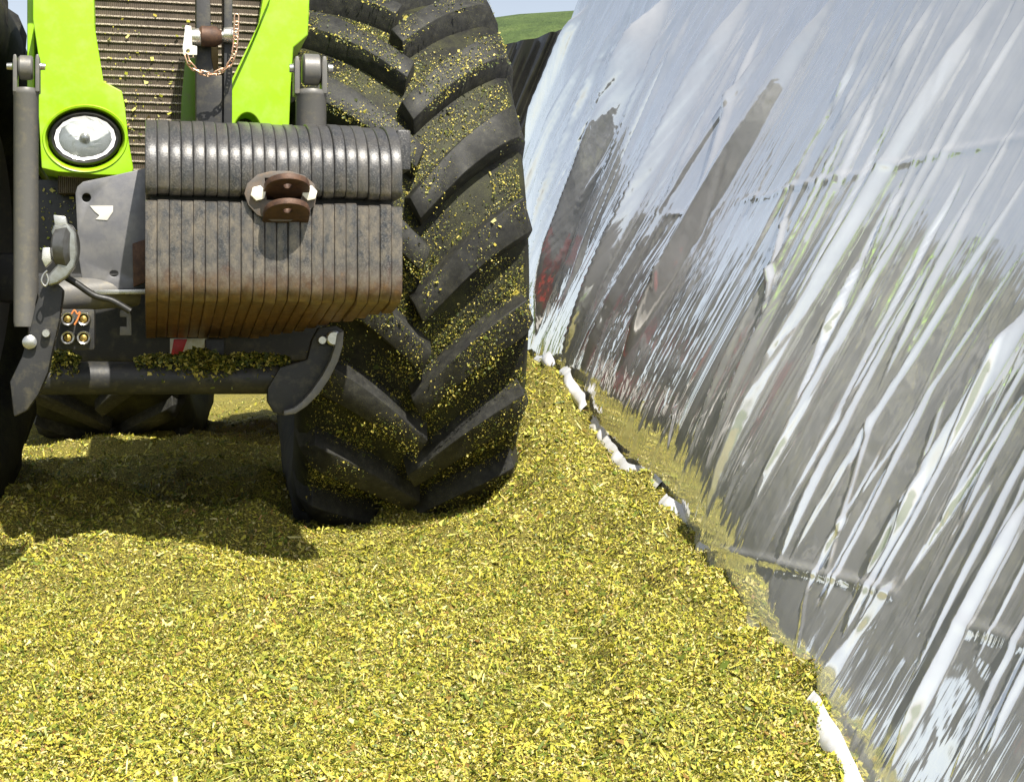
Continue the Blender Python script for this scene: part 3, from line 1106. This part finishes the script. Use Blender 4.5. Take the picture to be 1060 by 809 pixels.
# --- hydraulic lift cylinders
def cylinder(cx, ytop, ybot, t, rpx, parent, eye=True):
    top = TP(cx, ytop, t); botm = TP(cx, ybot, t)
    s = (top - TP(cx + 1, ytop, t)).length
    r = rpx * s
    dn = (botm - top); Lc = dn.length; dn.normalize()
    cy = lathe('lift_cylinder', [(0, 0), (0, r * .93), (.006, r), (.014, r), (.016, r * .96), (Lc * .98, r * .96), (Lc, r * .9), (Lc, 0)], 36, top, dn, STEEL, parent)
    # fork
    for sx in (-1, 1):
        cxp = cx + sx * rpx * .86
        pl = [(cxp - rpx * .17, ytop + 3), (cxp - rpx * .17, ytop - 30), (cxp - rpx * .12, ytop - 36), (cxp + rpx * .10, ytop - 36), (cxp + rpx * .17, ytop - 30), (cxp + rpx * .17, ytop + 3)]
        plate_px('fork', pl, t - r * .75, r * 1.5, STEEL, cy, (), .004)
        c0 = TP(cxp + sx * rpx * .2, ytop - 23, t)
        lathe('pin_head', [(0, .0), (0, r * .30), (.012, r * .26), (.012, 0)], 20, c0, AX * sx, ZINC, cy)
    c0 = TP(cx - rpx * .55, ytop - 22, t)
    wd = rpx * 1.10 * s
    lathe('rod_eye', [(0, 0), (0, r * .85), (.004, r * .98), (wd - .004, r * .98), (wd, r * .85), (wd, 0)], 36, c0, AX, STEEL, cy)
    return cy
cylinder(322, 94, 190, .26, 16.5, T)
cylinder(27, 92, 338, .12, 13.5, T)

# --- front linkage: cross tube, arms, hook
tbar = .42
bl = TP(30, 391, tbar); br = TP(322, 391, tbar)
tube('cross_tube', [bl.lerp(br, q) for q in (0, .02, .5, .98, 1)], .0425, DARK, T, 32)
outer_arc = [(356, 342), (355, 358), (350, 374), (341, 392), (330, 408), (318, 420), (306, 428), (294, 430)]
arm = outer_arc + [(284, 427), (277, 416), (277, 402), (290, 380), (318, 372), (323, 352), (330, 339), (348, 337)]
ARM = plate_px('linkage_arm', arm, tbar - .055, .04, DARK, T, (), .006)
inner_arc = [(349, 345), (347, 358), (342, 373), (334, 388), (323, 404), (313, 415), (304, 422), (294, 425)]
plate_px('arm_rim', outer_arc + inner_arc[::-1], tbar - .085, .07, STEEL, ARM, (), .004)
for px, py, r in ((345, 350, .020), (333, 352, .012)):
    lathe('arm_bolt', [(0, 0), (0, r), (-.012, r), (-.016, r * .8), (-.016, 0)], 18, TP(px, py, tbar - .065), BK, ZINC, ARM)
arm2 = [(58, 292), (66, 300), (62, 330), (55, 360), (50, 385), (40, 408), (28, 425), (14, 432), (10, 395), (22, 370), (30, 345), (36, 318), (44, 296)]
ARM2 = plate_px('linkage_arm', arm2, .06, .06, DARK, T, (), .008)
lathe('arm_bolt', [(0, 0), (0, .016), (-.012, .016), (-.016, .010), (-.016, 0)], 18, TP(31, 354, .055), BK, ZINC, ARM2)
lathe('arm_bolt', [(0, 0), (0, .010), (-.012, .010), (-.016, .008), (-.016, 0)], 18, TP(48, 345, .055), BK, ZINC, ARM2)
# catch hook: open claw with latch
hook = [(78, 240), (80, 262), (77, 276), (70, 286), (60, 293), (50, 296), (46, 290), (52, 282), (58, 275), (60, 262), (56, 250), (53, 240), (56, 231), (64, 233), (70, 230)]
HK = plate_px('catch_hook', hook, .0, .055, worn('polished_grey_steel', (.32, .33, .31), (.2, .19, .15), .3, .7, 40), ARM2, (), .009, 0, 3)
lathe('hook_eye', [(-.018, .022), (-.020, .040), (-.012, .052), (.012, .052), (.020, .040), (.018, .022), (-.018, .022)], 40, TP(68, 256, .03), AX + BK * -.30, worn('burnished_steel', (.12, .12, .115), (.07, .065, .055), .32, .6, 40), ARM2)
plate_px('latch', [(55, 222), (68, 224), (70, 234), (57, 236)], .012, .03, ZINC, ARM2, (), .003)
tube('latch_spring', smooth_path([TP(a, b, -.005) for a, b in ((49, 280), (45, 284), (43, 291), (47, 296), (50, 290), (48, 283))], 5), .0022, ZINC, ARM2, 8)
plate_px('hook_tip', [(44, 256), (52, 256), (54, 270), (47, 277), (43, 268)], .004, .03, BRIGHT, ARM2, (), .003)
tube('hose', smooth_path([TP(a, b, .10) for a, b in ((62, 283), (80, 294), (98, 306), (116, 311), (135, 322))], 6), .008, BLACKP, T, 12)
ax0 = TP(58, 306, .33); ax1 = TP(140, 300, .40)
tube('steering_cylinder', [ax0.lerp(ax1, q) for q in (0, .03, .97, 1)], .042, STEEL, T, 28)
# hydraulic couplers
tc = .22
MAN = bm_obj('coupler_block', box_bm(TP(80, 341, tc + .07), .085, .06, .10, AX, BK, UP, .006), DARK, T)
for px, py in ((70, 330), (86.5, 330), (70, 349.5), (86.5, 349.5)):
    c0 = TP(px, py, tc)
    cp = lathe('coupler', [(.05, .0165), (.0, .0165), (-.004, .0150), (-.002, .0115), (.012, .0105), (.02, .010)], 26, c0, BK, ZINC, T)
    lathe('coupler_plug', [(.004, .0105), (-.002, .008), (-.004, .003), (-.004, 0)], 20, c0 + BK * .004, BK, worn('brass%d%d' % (int(px), py), (.6, .42, .12), (.35, .25, .1), .3, .9, 80), cp)
tube('dust_cap_strap', smooth_path([TP(a, b, tc - .012) for a, b in ((74, 325), (77, 321), (80, 325), (83, 323), (80, 331), (77, 336))], 5), .0022, worn('orange_strap', (.7, .22, .05), (.5, .2, .08)), T, 8)
CLIP = plate_px('hose_clip', [(124, 322), (128, 319), (134, 321), (136, 327), (136, 347), (124, 347), (124, 338), (131, 338), (131, 328), (124, 328)], .36, .02, STEEL, T, (), .002)
# axle, chassis and engine mass in the shade
bm_obj('front_axle', box_bm(Vector((-1.18, 4.86, .80)), 1.05, .20, .16, AX, BK, UP, .03), DARK, T)
bm_obj('front_frame', box_bm(TP(185, 330, 1.0), .80, .75, .24, AX, BK, UP, .015), DARK, T)
bm_obj('gearbox', box_bm(Vector((-1.12, 6.7, 1.03)), .5, 2.3, .34, AX, BK, UP, .04), DARK, T)
bm_obj('engine', box_bm(Vector((-1.05, 5.2, 1.25)), .5, 1.2, .6, AX, BK, UP, .04), DARK, T)
bm_obj('rear_axle', box_bm(Vector((-1.1, 7.75, .98)), 1.2, .26, .26, AX, BK, UP, .04), DARK, T)
# red and white marker board low between the frame rails
MB = plate_px('warning_board', [(176, 350), (216, 350), (208, 367), (176, 367)], .62, .006, WHITEP, T, (), .001)
plate_px('red_stripe', [(180, 351), (194, 351), (188, 367), (177, 367)], .612, .006, REDP, MB, (), .001)
bm_obj('tie_block', box_bm(TP(222, 364, .50), .05, .06, .07, AX, BK, UP, .006), DARK, T)

# --- front weights: a stack of cast slabs in two tiers with a towing clevis
wl = TP(150, 340, 0); wr = TP(417, 340, 0)
Wt = (wr - wl).length
NS = 22
pitch = Wt / NS
FW = thing('front_weight', 'rust streaked stack of cast front weights carried ahead of the tractor', 'weight', ((wl.x + wr.x) / 2, (wl.y + wr.y) / 2 , 0))

def slab_mesh(profile, w, bev=.0028):
    bm = bmesh.new()
    a = [bm.verts.new(BK * t + UP * z - AX * w / 2) for t, z in profile]
    b = [bm.verts.new(BK * t + UP * z + AX * w / 2) for t, z in profile]
    bm.faces.new(a); bm.faces.new(b[::-1])
    n = len(profile)
    for i in range(n):
        bm.faces.new((a[i], b[i], b[(i + 1) % n], a[(i + 1) % n]))
    bmesh.ops.recalc_face_normals(bm, faces=bm.faces[:])
    es = [e for e in bm.edges if any(abs(f.normal.dot(AX)) > .9 for f in e.link_faces)]
    bmesh.ops.bevel(bm, geom=es, offset=bev, segments=2, affect='EDGES', profile=.5, clamp_overlap=True)
    me = bpy.data.meshes.new('weight_slab')
    bm.to_mesh(me); bm.free()
    finish(me, 50)
    me.materials.append(WEIGHT)
    return me

def upper_profile(depth):
    p = [(.012, .944)]
    p += [(.0, .96), (.0, 1.015)]
    for k in range(1, 9):
        a = R(90 * k / 8)
        p.append((.22 - .22 * math.cos(a), 1.015 + .125 * math.sin(a)))
    p += [(depth, 1.142), (depth, .944)]
    return p

def lower_profile(depth):
    p = [(.0, .924), (-.002, .76)]
    for k in range(1, 6):
        a = R(75 * k / 5)
        p.append((.055 - .057 * math.cos(a), .745 - .055 * math.sin(a)))
    p += [(depth, .69 - .16 * (depth - .05)), (depth, .80), (depth + .02, .928), (.012, .928)]
    return p
caches = {}
for i in range(NS):
    c = wl + AX * (pitch * (i + .5))
    c.z = 0
    for tier, fn in (('u', upper_profile), ('l', lower_profile)):
        if tier == 'l':
            dep = .56 if i < 12 else .56 - (i - 11) * .040
        else:
            dep = .40 if i < 16 else .36
        key = (tier, round(dep, 3))
        if key not in caches:
            caches[key] = slab_mesh(fn(dep), pitch * .975)
        o = link('weight_slab', caches[key], None, FW, c - FW.location + BK * rf.uniform(-.0035, .0035) + UP * rf.uniform(-.003, .003))
# core bar joining both tiers
bm_obj('carrier_bar', box_bm((wl + wr) / 2 * Vector((1, 1, 0)).length * 0 + Vector(((wl.x + wr.x) / 2, (wl.y + wr.y) / 2, .90)) + BK * .22, Wt * .96, .30, .16, AX, BK, UP, .004), DARK, FW)
# rear set peeping out at the right
bm_obj('end_block', box_bm(TP(414, 158, .20), .035, .12, .10, AX, BK, UP, .006), WEIGHT, FW)

# towing clevis
BOLTM = worn('cream_zinc_bolt', (.85, .80, .66), (.6, .5, .35), .35, .2, 60, .6, .9)
CL = plate_px('tow_clevis', [(253, 200), (256, 190), (266, 181), (280, 177), (300, 177), (316, 182), (325, 190), (328, 200), (326, 212), (316, 222), (300, 229), (282, 229), (266, 222), (257, 212)], -.016, .020,
              worn('clevis_flange', (.12, .105, .092), (.17, .12, .08), .5, .4, 60), FW, [[(274, 184), (318, 184), (311, 207), (276, 207)]], .004)
s = 1 / 441.0
def ear(zpx, name):
    c0 = TP(296, zpx, -.012)
    fwd = (-BK + UP * .36)
    pts = []
    for k in range(0, 15):
        a = math.pi * k / 14
        pts.append(c0 - AX * (math.cos(a) * .054) + fwd * (math.sin(a) ** .6 * .088))
    pts = [c0 - AX * .054 - fwd * .02] + pts + [c0 + AX * .054 - fwd * .02]
    hole = [c0 + fwd * .050 + AX * (.011 * math.cos(2 * math.pi * k / 16)) + fwd * (.011 * math.sin(2 * math.pi * k / 16)) for k in range(16)]
    nn = AX.cross(-fwd).normalized()
    return bm_obj(name, plate_bm([pts, hole], nn * (.015 if nn.z > 0 else -.015), .003), RUSTC, CL)
ear(203, 'ear'); ear(228, 'ear')
for px in (267, 320):
    c0 = TP(px, 200.5, -.016)
    bm = bmesh.new()
    hx = [c0 + AX * (.0185 * math.cos(R(60 * k + 15))) + UP * (.0185 * math.sin(R(60 * k + 15))) for k in range(6)]
    ob = bm_obj('bolt', plate_bm([hx], BK * -.016, .002), BOLTM, CL)

# carrier side plate at the left of the stack
plate = [(78, 200), (80, 193), (86, 188), (120, 181), (150, 174), (158, 174), (158, 298), (100, 300), (90, 298), (85, 290), (82, 270), (80, 240)]
SP = plate_px('side_plate', plate, .34, .014, PLATE, FW, [ell(89.5, 204.5, 4.6, 4.6, 18), ell(118, 283, 4.5, 3.2, 16)], .003)
def stickermat():
    m = M('grey_sticker'); m.set(Base_Color=(.62, .60, .54), Roughness=.4); return m.m
plate_px('sticker', [(93, 213), (117, 213), (117, 219), (111, 228), (99, 227), (103, 223), (98, 219)], .3375, .002, stickermat(), SP, (), .0004)
plate_px('plate_lip', [(96, 300), (158, 299), (158, 304), (100, 305)], .30, .06, ZINC, SP, (), .002)
plate_px('spacer', [(137, 252), (152, 247), (152, 291), (138, 297)], .29, .045, RUSTC, SP, (), .003)

# silage heaped on the cross tube
def heap(px0, px1, n, hgt, t, ytop):
    out, nr = [], []
    for _ in range(n):
        q = rf.random()
        px = px0 + (px1 - px0) * q
        a = rf.gauss(0, .55)
        hh = hgt * math.sin(math.pi * q) ** .6 * math.exp(-a * a * 1.5) * rf.random() ** .5
        p = TP(px, ytop, t) + BK * (math.sin(a) * .042) + UP * (math.cos(a) * .042 - .042 + hh)
        out.append(tuple(p)); nr.append((0, math.sin(a) * .5, 1))
    return out, nr
pos, nr = [], []
for a in ((46, 82, 1500, .028, tbar, 375), (140, 200, 1300, .016, tbar, 374), (185, 230, 1700, .030, tbar, 374), (225, 300, 1700, .020, tbar, 374), (200, 240, 900, .02, tbar - .03, 380)):
    p_, n_ = heap(*a)
    pos += p_; nr += n_
pos = np.array(pos); nr = np.array(nr); nr /= np.linalg.norm(nr, axis=1, keepdims=True)
L = rng.lognormal(math.log(.008), .4, len(pos)); W = L * rng.uniform(.3, .8, len(pos))
o = chips('silage_heap', pos, nr, L, W, CHIPG, .7, .008)  # darker crumb colour stands in for the shade of the weights
o['label'] = 'shade-coloured olive silage crumbs heaped on the dark cross tube of the linkage'
o['category'] = 'silage'
